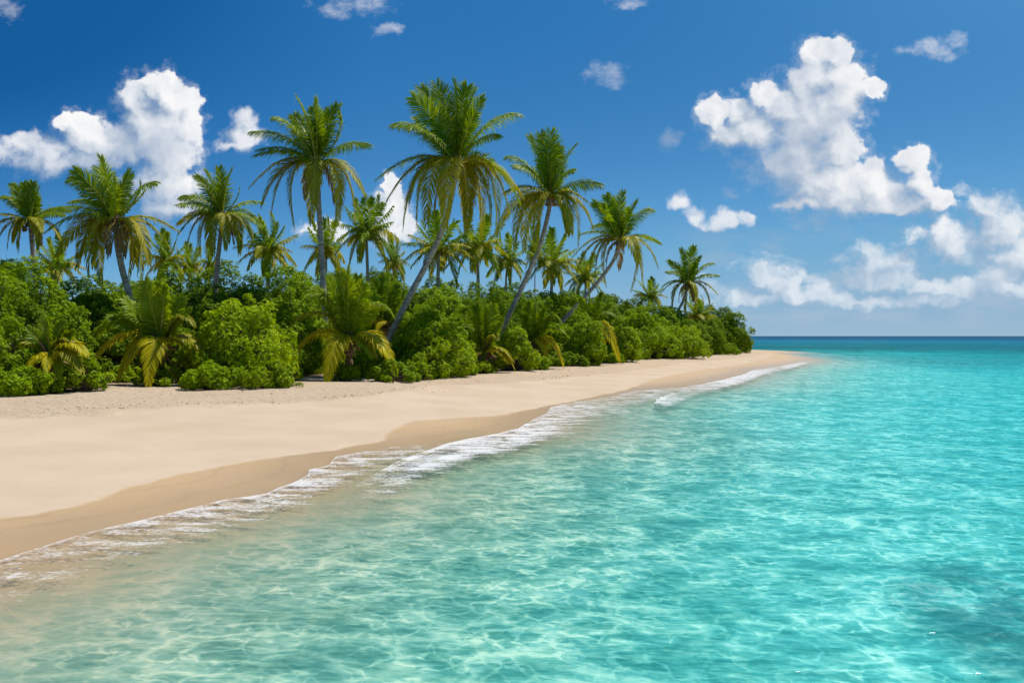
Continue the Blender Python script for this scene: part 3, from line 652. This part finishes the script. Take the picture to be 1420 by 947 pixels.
hero_palm((633,228), 56, [(629,262),(618,310),(598,355),(568,410),(541,466)],
 [(585,124),(606,117),(631,115),(648,120),(660,132),(575,143),(545,168),(556,190),(524,246),(534,284),(560,316),(580,312),(597,318),(622,322),(645,316),(665,322),(688,328),(706,300),(724,262),(720,285),(693,198),(718,165),(672,150)],
 'tallest leaning coconut palm, its big crown topping all the others at the centre', 11, extra=8, nl=66, width=0.085)
hero_palm((440,228), 58, [(441,262),(444,320),(448,385),(451,446)],
 [(357,190),(349,258),(367,286),(377,300),(408,314),(426,306),(471,311),(487,299),(508,272),(518,210),(466,144),(452,150),(440,142),(418,143),(400,152),(386,168),(367,214),(362,222),(430,145)],
 'tall straight-trunked coconut palm standing left of the tallest leaning palm', 12, extra=7, nl=62, width=0.08)
hero_palm((764,274), 66, [(760,300),(748,345),(728,390),(697,456)],
 [(704,218),(713,236),(735,190),(750,186),(764,183),(777,200),(798,203),(831,262),(824,318),(800,342),(688,322),(714,342),(728,345),(744,348),(700,276),(792,246),(815,290)],
 'slender leaning coconut palm right of the tallest one with crown against blue sky', 13, extra=7, nl=60, width=0.085)
hero_palm((860,334), 82, [(852,362),(832,388),(806,418),(774,452)],
 [(822,283),(842,270),(864,267),(880,283),(906,289),(919,336),(908,371),(894,388),(874,402),(842,394),(800,377),(794,356),(826,308),(817,390),(802,328),(852,275)],
 'strongly slanting coconut palm whose trunk leans right over the far shrubs', 14, extra=6, nl=54, width=0.10)
hero_palm((954,394), 118, [(950,412),(940,432),(930,450),(918,470)],
 [(928,362),(944,346),(962,343),(970,357),(988,365),(993,383),(992,408),(982,425),(968,428),(953,432),(916,398),(911,414),(931,428),(922,378)],
 'small leaning coconut palm nearest the far sand point', 15, extra=6, nl=46, width=0.13)
hero_palm((160,308), 50, [(163,345),(172,385),(186,425),(206,466)],
 [(103,250),(127,229),(154,225),(169,234),(181,252),(222,256),(228,314),(226,346),(216,368),(200,384),(168,390),(133,388),(103,370),(80,356),(76,324),(88,276),(112,240),(92,296)],
 'broad leaning coconut palm at left with the white cloud behind its crown', 16, extra=9, nl=64, width=0.075)
hero_palm((308,300), 66, [(306,325),(302,360),(299,400)],
 [(275,246),(290,240),(305,234),(324,238),(251,274),(247,311),(260,326),(266,344),(280,360),(305,356),(322,348),(338,352),(356,334),(367,316),(359,278),(262,290)],
 'upright coconut palm between the broad left palm and the tall straight one', 17, extra=7, nl=56, width=0.085)
hero_palm((42,308), 62, [(44,330),(47,365),(49,390)],
 [(18,257),(32,254),(44,253),(62,263),(4,273),(-4,302),(-8,320),(4,336),(26,348),(62,347),(86,340),(93,299),(89,290),(76,325)],
 'coconut palm at the far left edge above the shrub tops', 18, extra=6, nl=54, width=0.085)

def random_crown(root, origin, c, R_, rng, n=22, nl=44, width=0.1, yellow=0.3):
    for k in range(n):
        t = (k + 0.5) / n; el = 1.45 - 2.35 * t ** 0.85; az = k * 2.39996 + rng.normal(0, 0.2)
        hn = np.array([math.cos(az), math.sin(az), 0]); L_ = R_ * rng.uniform(0.88, 1.08)
        tip = c + hn * L_ * max(math.cos(el), 0.25) + np.array([-0.10 * R_ if el > 0.8 else 0, 0, math.sin(el) * L_ * (1.0 if el > 0 else 0.9)])
        up_ = 0.30 if el < 0.8 else 0.62
        ctrl = c + hn * L_ * 0.42 + np.array([0, 0, 1]) * L_ * (up_ if el > -0.3 else 0.18)
        mt = M_FG if (el > 0.2 and rng.random() > yellow * 0.4) else (M_FO if rng.random() < 0.5 + yellow else M_FG)
        add_frond(root, origin, rng, c, ctrl, tip, mt, nl=nl, width=width, droop=0.35 if el > 0.8 else 1.0, tintb=0.5 + rng.normal(0, 0.15), roll=rng.normal(0, 0.3))
def copy_tree(o, parent=None):
    c_ = o.copy(); C.objects.link(c_); c_.parent = parent
    if parent is None: c_.parent = None
    for ch in list(o.children): copy_tree(ch, c_)
    return c_
protos = []
def back_palm(cx, cy, rpx, D, label, k, yellow=0.3):
    """copies of three grown prototypes, turned and scaled"""
    c = pt(cx, cy, D); rad = rpx * D / F; g_ = gz(c[0], c[1]); hgt = c[2] - g_
    if len(protos) < 4:
        rng = np.random.default_rng(100 + len(protos)); o0 = np.zeros(3)
        root = empty('coconut_palm', (0, 0, 0)); hh = 9.0
        lean = rng.uniform(-0.6, 0.6)
        cc = np.array([lean, 0, hh]); palm_trunk(root, o0, [(0, 0, -0.3), (lean * 0.2, 0, 3), (lean * 0.6, 0, 6.5), cc - [0, 0, 0.1]], 0.20, 0.14, rng)
        palm_heart(root, o0, cc, 0.32, rng); random_crown(root, o0, cc, 3.3, rng, n=24, yellow=yellow)
        root['lean'] = lean; protos.append(root); r = root
    else: r = copy_tree(protos[k % 4])
    s = rad / 3.3; rz = (k * 2.1) % 6.28; ln = r['lean'] * s
    r.scale = (s, s, hgt / 9.0 if abs(hgt / 9.0 - s) < 0.25 * s else s)
    # keep crown at the wanted place: sink or raise the foot with the ground
    r.rotation_euler = (0, 0, rz)
    zs = r.scale[2]
    r.location = (c[0] - ln * math.cos(rz), c[1] - ln * math.sin(rz), min(c[2] - 9.0 * zs, g_))
    if c[2] - 9.0 * zs > g_: r.scale[2] = hgt / 9.0
    tag(r, label, 'palm tree', 'coconut palms rising behind the shrubs'); del_l = 'lean'
    return r
BP = [
 (78,372,38,72,'low coconut palm behind the shrubs, left of the broad leaning palm'),
 (232,364,34,84,'dark coconut palm close behind the broad left palm crown'),
 (264,374,24,98,'tiny coconut palm between two bigger crowns left of centre'),
 (370,350,44,78,'coconut palm low between the upright palm and the tall straight trunk'),
 (452,352,34,92,'background coconut palm half hidden by the tall straight trunk'),
 (508,328,44,80,'bushy coconut palm between the straight and the tallest leaning palm'),
 (545,368,22,105,'tiny coconut palm just right of the bushy middle one'),
 (608,350,52,78,'wide background coconut palm crossed by the tallest palm trunk'),
 (662,348,46,82,'olive coconut palm hanging below the tallest crown on its right'),
 (703,366,30,96,'small round coconut palm left of the slender leaning trunk'),
 (766,368,44,88,'background coconut palm directly right of the slender leaning trunk'),
 (812,388,30,104,'low coconut palm behind the slanting trunk'),
 (900,412,24,122,'small coconut palm between the slanting palm and the last palm'),
 (292,370,14,120,'farthest tiny palm tip beside the upright palm trunk'),
 (742,352,16,130,'faint small palm tip behind the slender leaning palm'),
 (968,440,30,122,'drooping yellowish palm below the last leaning palm'),
]
for k, (x, y, r_, D, lb) in enumerate(BP): back_palm(x, y, r_, D, lb, k)
for p_ in protos:
    pass

def young_palm(cpx, D, fr, label, seed, stump=0.5, stump_mat=None, nl=56, width=0.07):
    """fr: (tip x, tip y, kind, toward) kind: u upright, a arching, y yellow arching; toward: metres towards the viewer"""
    rng = np.random.default_rng(seed); c = pt(cpx[0], cpx[1], D); g_ = gz(c[0], c[1]); origin = np.array([c[0], c[1], g_])
    root = empty('young_palm', origin); tag(root, label, 'palm', 'young stemless palms along the beach edge')
    if c[2] - g_ > 0.15:
        q = spline([origin - [0, 0, 0.1], origin * 0.5 + c * 0.5, c], 14)
        rad = np.linspace(0.24, 0.18, 14) * (1 + rng.normal(0, 0.08, 14)); V, fc = tube(q, rad, 12)
        mesh_np('trunk', V - origin, fc, np.full(len(fc), 4), stump_mat or M_FIBRE, parent=root)
    palm_heart(root, origin, c, stump, rng)
    ex = []
    for q_ in range(3):
        px_ = cpx[0] + rng.uniform(-1, 1) * 1.9 * F / D; ex.append((px_, cpx[1] + rng.uniform(0.2, 0.95) * F / D, 'aoy'[rng.integers(0, 3)], rng.uniform(-0.3, 1.4)))
    for (x, y, kd, tw) in list(fr) + ex:
        tip = pt(x, y, D) + np.array([0, -tw, 0]); v_ = tip - c; L_ = np.linalg.norm(v_); hor = v_ * [1, 1, 0]; hn = hor / (np.linalg.norm(hor) + 1e-6)
        if kd == 'u': ctrl = c + v_ * 0.5 + np.array([0, 0, L_ * 0.10]); mt = M_FG; dr = 0.35; tb = 0.6
        else:
            ctrl = c + hor * 0.45 + np.array([0, 0, 1]) * (max(v_[2], 0) + L_ * 0.55); mt = {'a': M_FG, 'o': M_FO, 'y': M_FY}[kd]; dr = 0.6; tb = 0.55
        add_frond(root, origin, rng, c, ctrl, tip, mt, nl=int(nl*1.9), width=width*0.85, droop=dr, tintb=tb + rng.normal(0, 0.1), leaf_len=0.27 * L_ * (1.2 if kd != 'u' else 1.0), roll=(rng.normal(1.0, 0.3) * (-1 if v_[0] > 0 else 1) if kd == 'u' else rng.normal(0, 0.2)), ragged=0.05)
    return root
young_palm((222,482), 43.5, [(188,399,'u',-.5),(204,391,'u',.3),(218,394,'u',-.2),(232,400,'u',.2),(248,412,'u',-.5),(266,430,'u',.3),(272,450,'o',.4),(290,490,'o',.6),(252,440,'u',1),(139,462,'a',.4),(160,440,'u',.6),(136,503,'y',.8),(231,528,'y',2.2),(183,524,'y',1.5),(175,415,'u',.2)],
 'large young palm at left with one golden frond hanging over the sand', 31)
young_palm((484,477), 49, [(458,386,'u',.4),(470,378,'u',-.4),(483,374,'u',.2),(495,384,'u',-.4),(506,394,'u',.3),(518,410,'u',-.5),(440,400,'u',.2),(545,436,'a',.5),(525,493,'o',1.0),(551,508,'y',1.2),(466,524,'y',2.4),(414,488,'y',.9),(407,450,'o',.4),(418,424,'a',.4)],
 'young palm with golden drooping fronds at the foot of the straight palm', 32)
young_palm((536,452), 59, [(518,388,'u',.3),(530,384,'u',-.3),(540,382,'u',.2),(551,396,'u',-.2),(562,410,'u',.4),(508,402,'u',.4),(500,430,'a',.5),(570,440,'a',.4)],
 'upright young palm just left of the tallest palm trunk', 33, stump=0.3)
young_palm((672,492), 58, [(650,434,'u',.3),(660,424,'u',-.3),(670,419,'u',.3),(683,424,'u',-.2),(697,445,'u',.4),(643,482,'a',.8),(640,460,'a',.2),(703,500,'y',1.0),(713,510,'y',.6),(652,500,'o',1.2),(690,470,'o',.8)],
 'young palm with rusty stem base left of the rounded mid shrub', 34)
young_palm((740,476), 65, [(716,432,'u',.3),(732,420,'u',-.3),(744,422,'u',.2),(755,428,'u',.3),(776,446,'a',.5),(787,466,'a',.6),(780,506,'y',1.0),(758,500,'o',1.2),(714,465,'a',.4),(765,436,'u',.2)],
 'young palm with fan of pale fronds right of the rounded mid shrub', 35)
young_palm((818,458), 75, [(796,430,'u',.3),(806,415,'u',-.2),(816,408,'u',.2),(834,407,'u',.3),(846,424,'u',.2),(854,440,'a',.5),(856,498,'y',1.2),(838,492,'y',1.0),(790,450,'a',.4)],
 'young palm below the slanting trunk with a yellow frond to the sand', 36)
young_palm((70,500), 38, [(28,468,'u',.3),(42,455,'u',.2),(54,446,'u',-.3),(68,444,'u',.2),(84,446,'u',-.2),(96,452,'u',.3),(106,460,'u',.3),(128,490,'y',.6),(36,510,'y',.8),(86,512,'y',1.3),(60,512,'y',1.3),(20,485,'o',.3),(110,478,'o',.4)],
 'small bushy palm with brown fibrous stem at the left beach edge', 37, stump=0.45)

# ------------------------------------------------------------------ shrubs
def shrub_mesh(rx, ry, h, seed, nros=2600, leaf=0.15, nclump=34, drop=0.0):
    """rosettes of broad leaves spread over the clumps of an uneven dome; local origin at the ground centre"""
    rng = np.random.default_rng(seed)
    # clumps on and inside the dome
    dz_ = rng.random(nclump) ** 1.15; az = np.arange(nclump) * 2.39996 + rng.normal(0, 0.3, nclump)
    sr = np.sqrt(1 - (dz_ * 0.96) ** 2); cr_ = rng.uniform(0.42, 0.98, nclump)
    cc = np.stack([np.cos(az) * sr * rx * cr_, np.sin(az) * sr * ry * cr_, (0.08 + 0.80 * dz_ * rng.uniform(0.72, 1.10, nclump)) * h], 1)
    rr = rng.uniform(0.16, 0.36, nclump) * min(rx, ry, h * 1.1)
    lob = 1 + 0.16 * np.sin(3 * az + seed) + 0.10 * np.sin(5 * az + 2.3 * seed); cc[:, :2] *= lob[:, None]
    sp_ = rng.random(nclump) < 0.28; cc[sp_, :2] *= 1.14; cc[sp_, 2] *= 1.12; rr = np.where(sp_, rr * 0.55, rr)      # sprigs that break the outline
    rr = np.minimum(rr, np.maximum(cc[:, 2] * 1.05, 0.42))
    pr = rr ** 2 / np.sum(rr ** 2); ci = rng.choice(nclump, nros * 2, p=pr)
    d = rng.normal(size=(len(ci), 3)); outw = cc[ci] - np.array([0, 0, h * 0.30]); outw /= np.linalg.norm(outw, axis=1)[:, None]
    d = d / np.linalg.norm(d, axis=1)[:, None] + outw * 0.55; d /= np.linalg.norm(d, axis=1)[:, None]
    rad = rr[ci] * (0.55 + 0.50 * rng.random(len(ci)) ** 0.5)
    rad *= 1 + 0.16 * np.sin(d[:, 0] * 7 + ci) * np.cos(d[:, 2] * 6 + ci * 2)
    pos = cc[ci] + d * rad[:, None]
    # throw away what lies deep inside another clump or below ground
    deep = np.zeros(len(ci), bool)
    for j in range(nclump): deep |= (np.linalg.norm(pos - cc[j], axis=1) < rr[j] * 0.62)
    ok = (~deep) & (pos[:, 2] > 0.06); pos = pos[ok][:nros]; d = d[ok][:nros]
    n = len(pos); k = 6
    nrm = d * 0.75 + np.array([0, 0, 0.45]) + rng.normal(0, 0.25, (n, 3)); nrm /= np.linalg.norm(nrm, axis=1)[:, None]
    a = np.cross(nrm, rng.normal(size=(n, 3))); a /= np.linalg.norm(a, axis=1)[:, None]; b = np.cross(nrm, a)
    th = (np.arange(k) * 2 * math.pi / k)[None, :] + rng.normal(0, 0.25, (n, k)); ll = leaf * rng.uniform(0.65, 1.2, (n, k)) * 0.88
    dirl = a[:, None, :] * np.cos(th)[..., None] + b[:, None, :] * np.sin(th)[..., None]
    lift = rng.uniform(0.15, 0.95, (n, k)); dirl = dirl + nrm[:, None, :] * lift[..., None]; dirl /= np.linalg.norm(dirl, axis=2)[..., None]
    sidev = np.cross(dirl, nrm[:, None, :]); sidev /= np.linalg.norm(sidev, axis=2)[..., None] + 1e-9
    base = pos[:, None, :] + dirl * (0.12 * ll)[..., None]; wid = ll * 0.30
    mid = base + dirl * (ll * 0.62)[..., None]; tip = base + dirl * (ll * 1.0)[..., None] - nrm[:, None, :] * (ll * 0.12)[..., None]
    V = np.stack([base, mid - sidev * wid[..., None], tip, mid + sidev * wid[..., None]], 2).reshape(-1, 3)
    m = n * k; Fc = np.arange(m * 4).reshape(-1, 4)
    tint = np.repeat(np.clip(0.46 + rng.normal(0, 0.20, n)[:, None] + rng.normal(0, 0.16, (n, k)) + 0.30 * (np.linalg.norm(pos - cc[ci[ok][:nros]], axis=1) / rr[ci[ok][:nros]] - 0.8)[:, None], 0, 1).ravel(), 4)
    # stems
    SV, SF = [], []; o = 0
    for j in range(nclump):
        p = np.array([[cc[j][0] * 0.12, cc[j][1] * 0.12, -0.05], [cc[j][0] * 0.5, cc[j][1] * 0.5, cc[j][2] * 0.55], cc[j]])
        v_, f_ = tube(spline(p, 6), np.linspace(0.06, 0.02, 6), 5); SV.append(v_); SF.append(f_ + o); o += len(v_)
        for q_ in range(3):
            e = cc[j] + rng.normal(0, 0.5, 3) * rr[j]; v_, f_ = tube(np.array([cc[j], (cc[j] + e) / 2 + [0, 0, 0.05], e]), [0.02, 0.014, 0.006], 4); SV.append(v_); SF.append(f_ + o); o += len(v_)
    return V, Fc, tint, np.concatenate(SV), np.concatenate(SF)
def shrub(cx, base_y, top_y, hw, D, label, seed, mat=None, nros=None, group='broad-leaved shrubs along the beach edge', leaf=0.15, dens=1.0):
    x, y_, _ = pt(cx, base_y, D); g_ = gz(x, y_); top = pt(cx, top_y, D)[2]; h = top - g_; rx = hw * D / F * 1.1; ry = min(rx, 3.6)
    area = 2 * math.pi * (rx * ry + (rx + ry) * h) * 0.5
    n = nros or int(min(area * 85 * dens * (0.125 / leaf) ** 1.2, 9500))
    V, Fc, ti, SV, SF = shrub_mesh(rx, ry, h, seed, nros=n, leaf=leaf, nclump=int(min(30 + area * 0.6, 84)))
    root = empty('shrub', (x, y_, g_)); tag(root, label, 'shrub', group)
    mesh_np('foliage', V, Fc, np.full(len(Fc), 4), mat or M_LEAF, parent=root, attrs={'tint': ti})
    mesh_np('branches', SV, SF, np.full(len(SF), 4), M_TWIG, parent=root)
    return root
FRONT = [ # cx, base, top, halfwidth px, D, label
 (-40,552,372,72,40,'high shrub mass cut by the left edge of the view'),
 (8,552,438,42,37.5,'shrub at the left edge coming down to the sand beside the bushy palm'),
 (115,544,492,26,38.5,'small round shrub right of the bushy fibrous palm'),
 (170,520,432,44,48,'shaded shrub behind the big young palm on its left'),
 (268,520,470,26,46,'low shrub tucked right of the big young palm'),
 (338,540,418,64,44.5,'biggest bright rounded shrub reaching the sand left of centre'),
 (405,520,408,44,53,'dark shrub in the recess left of the straight palm'),
 (515,520,486,40,53,'low shrub under the golden fronds of the straight palm'),
 (600,524,452,52,52,'bright rounded shrub just right of the tallest palm foot'),
 (590,520,412,44,57,'taller shrub mound behind the bright shrub by the tallest trunk'),
 (650,510,430,40,64,'shrub between the tallest trunk and the rusty young palm'),
 (712,515,462,31,60.5,'rounded shrub on the sand between two young palms'),
 (805,506,442,34,73,'rounded shrub left of the yellow frond below the slanting palm'),
 (862,500,452,26,82,'small bright shrub right of the yellow frond'),
 (885,497,434,42,93,'wide shrub mound before the last leaning palm'),
 (935,496,458,38,97,'bright low shrub at the foot of the last leaning palm'),
 (978,491,446,30,114,'shrub right of the last palm foot, second from the point'),
 (1014,489,436,27,128,'last tall shrub standing on the sand point'),
]
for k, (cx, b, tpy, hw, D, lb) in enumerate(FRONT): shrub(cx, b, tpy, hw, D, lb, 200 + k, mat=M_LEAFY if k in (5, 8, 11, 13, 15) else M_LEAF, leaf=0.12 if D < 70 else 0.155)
BACK = [
 (40,540,350,80,46,'tall shrub canopy above the bushy palm at left'),
 (-60,540,338,90,48,'highest shrub canopy at the far left edge'),
 (120,540,398,60,50,'shrub canopy under the broad left palm crown'),
 (200,530,392,60,54,'shrub canopy crossed by the broad left palm trunk'),
 (285,530,384,56,54,'shrub canopy under the upright palm trunk'),
 (345,530,392,52,56,'shrub canopy above the biggest rounded shrub'),
 (405,520,366,56,62,'shrub canopy left of the straight trunk top'),
 (470,515,376,56,66,'shrub canopy right of the straight trunk'),
 (545,512,384,56,68,'shrub canopy behind the upright young palm'),
 (610,512,392,52,70,'shrub canopy beneath the wide background palm'),
 (665,505,396,48,74,'shrub canopy left of the slender leaning trunk'),
 (725,505,398,48,80,'shrub canopy right of the slender leaning trunk'),
 (770,500,402,46,88,'shrub canopy left of the slanting trunk'),
 (825,498,410,44,96,'shrub canopy under the slanting palm crown'),
 (870,495,416,40,105,'shrub canopy between the slanting palm and the small one'),
 (915,492,428,40,116,'shrub canopy behind the last leaning palm at its left'),
 (965,489,434,34,128,'shrub canopy behind the last leaning palm at its right'),
 (995,487,428,34,140,'tallest canopy shrub behind the last one on the point'),
]
for k, (cx, b, tpy, hw, D, lb) in enumerate(BACK):
    shrub(cx, b, tpy, hw, D, lb, 300 + k, mat=M_LEAFD if k % 3 else M_LEAF, group='taller shrubs behind the beach edge', leaf=0.145 if D < 80 else 0.18, dens=0.85)

def crumbs():
    rng = np.random.default_rng(77); V, Fc = [], []; o = 0; k = 0
    base = np.array([[0, 0, 1], [1, 0, 0], [0, 1, 0], [-1, 0, 0], [0, -1, 0], [0, 0, -1]], float)
    tri = np.array([[0, 1, 2], [0, 2, 3], [0, 3, 4], [0, 4, 1], [5, 2, 1], [5, 3, 2], [5, 4, 3], [5, 1, 4]])
    N = 11000; yy = rng.uniform(15, 75, N); xx = rng.uniform(-32, 6, N)
    z, ds, db = ground(xx, yy); fr = np.where(ds > 0, ds / np.maximum(ds - db, 1e-3), 0)
    cl = vnoise(xx / 1.1 + 4, yy / 1.1) + 0.5
    pr = np.exp(-((fr - 0.60 - 0.05 * vnoise(xx / 4, yy / 4)) / 0.035) ** 2) * (cl > 0.45) + 0.10 * ((fr > 0.6) & (fr < 1.05)) + 0.006 * (fr > 0.4)
    ok = (rng.random(N) < pr) & (fr > 0)
    for x, y, zz in zip(xx[ok], yy[ok], z[ok]):
        r = rng.uniform(0.015, 0.046) * (1.6 if rng.random() < 0.08 else 1); v_ = base * rng.uniform(0.6, 1.3, (6, 1)) * r * [1.3, 1.3, 0.6]
        a = rng.random() * 6.28; ca, sa = math.cos(a), math.sin(a); v_ = np.stack([v_[:, 0] * ca - v_[:, 1] * sa, v_[:, 0] * sa + v_[:, 1] * ca, v_[:, 2]], 1)
        V.append(v_ + [x, y, zz + r * 0.25]); Fc.append(tri + o); o += 6
    m, t, out = new_mat('beach_crumbs'); g = t.node('ShaderNodeNewGeometry')
    p = principled(t, Base_Color=t.mix(t.noise(g.outputs['Position'], 3.0, 2.0), (0.20, 0.13, 0.06, 1), (0.60, 0.44, 0.26, 1)), Roughness=0.95); t.l.new(p.outputs[0], out.inputs[0])
    Fc = np.concatenate(Fc); ob = mesh_np('beach_litter', np.concatenate(V), Fc, np.full(len(Fc), 3), m)
    tag(ob, 'brown crumbs of weed and sand clods along the strand line', kind='stuff')
crumbs()
EDGE = [
 (215,533,499,17,42.6,'small dark shrub hiding the stem of the big young palm'),
 (478,521,497,15,48.2,'small dark shrub hiding the stem of the middle golden young palm'),
 (66,546,514,15,37.3,'small shrub tuft at the stem of the bushy fibrous palm'),
 (668,512,492,14,57.2,'small shrub tuft at the stem of the rusty young palm'),
 (28,549,508,30,36.5,'low sprawling shrub on the sand at the left edge'),
 (292,541,498,30,41,'low sprawling shrub at the left foot of the biggest shrub'),
 (375,541,496,26,41.5,'low sprawling shrub at the right foot of the biggest shrub'),
 (545,528,494,24,48,'low sprawling shrub between the tallest palm foot and the sand'),
 (632,520,486,26,54.5,'low sprawling shrub at the right foot of the bright shrub'),
 (575,525,484,22,50,'low pale shrub at the left foot of the bright shrub'),
 (736,513,486,20,63,'low pale shrub at the right foot of the rounded shrub'),
 (778,508,482,22,70,'low sprawling shrub under the fan palm fronds'),
 (836,503,478,22,80,'low sprawling shrub right of the yellow hanging frond'),
 (905,497,474,26,95,'low pale shrub before the last leaning palm'),
 (992,491,470,24,118,'low sprawling shrub near the sand point'),
 (165,531,500,26,46,'low shrub in the shade left of the big young palm'),
 (428,519,486,26,56,'low shrub in the recess below the straight palm'),
]
for k, (cx, b, tpy, hw, D, lb) in enumerate(EDGE): shrub(cx, b, tpy + 8, hw * 1.3, D, lb, 600 + k, mat=(M_LEAFY, M_LEAF, M_LEAF)[k % 3], leaf=0.11 if D < 70 else 0.15, dens=1.4)
MORE = [
 (60,536,470,34,43,'low shrub filling the gap behind the bushy fibrous palm'),
 (30,540,404,44,43,'mid-height shrub left of the bushy fibrous palm'),
 (95,535,430,40,45,'mid-height shrub behind the small round shrub'),
 (240,528,440,34,50,'shaded mid-height shrub behind the big young palm on its right'),
 (385,528,452,26,47,'side lobe shrub leaning on the right of the biggest shrub'),
 (300,532,450,34,46,'side lobe shrub leaning on the left of the biggest shrub'),
 (440,516,440,34,58,'shaded shrub behind the straight palm foot'),
 (565,520,470,28,53,'shrub lobe between the low shrub and the bright one'),
 (632,516,468,26,56,'shrub lobe at the right shoulder of the bright shrub'),
 (690,508,450,30,66,'shaded shrub behind the rusty young palm'),
 (770,504,446,30,76,'shaded shrub between the fan palm and the next rounded shrub'),
 (838,501,448,24,84,'shaded shrub behind the yellow frond'),
 (912,495,440,30,104,'shrub filling behind the last palm foot'),
 (958,492,448,26,108,'small shrub right beside the last palm foot'),
 (1032,487.5,462,9,136,'smallest shrub tapering to the sand point'),
]
for k, (cx, b, tpy, hw, D, lb) in enumerate(MORE): shrub(cx, b, tpy, hw, D, lb, 400 + k, mat=M_LEAFD if k % 2 else M_LEAF, leaf=0.12 if D < 70 else 0.155)
DEEP = [
 (-20,530,350,110,62,'farther canopy behind the left edge shrubs'),
 (150,525,384,80,66,'farther canopy behind the broad left palm'),
 (250,520,378,70,70,'farther canopy behind the upright palm at its left'),
 (330,520,372,70,74,'farther canopy behind the upright palm at its right'),
 (440,515,372,70,80,'farther canopy behind the straight trunk'),
 (530,510,380,70,84,'farther canopy behind the middle young palms'),
 (620,508,386,66,90,'farther canopy behind the tallest leaning trunk'),
 (700,503,392,60,98,'farther canopy behind the slender leaning trunk'),
 (780,500,400,60,108,'farther canopy behind the slanting trunk'),
 (850,497,410,56,120,'farther canopy behind the slanting palm crown'),
 (930,494,428,48,136,'farther canopy behind the last leaning palm'),
]
for k, (cx, b, tpy, hw, D, lb) in enumerate(DEEP):
    shrub(cx, b, tpy, hw, D, lb, 500 + k, mat=M_LEAFD, group='taller shrubs behind the beach edge', leaf=0.22, dens=0.6)
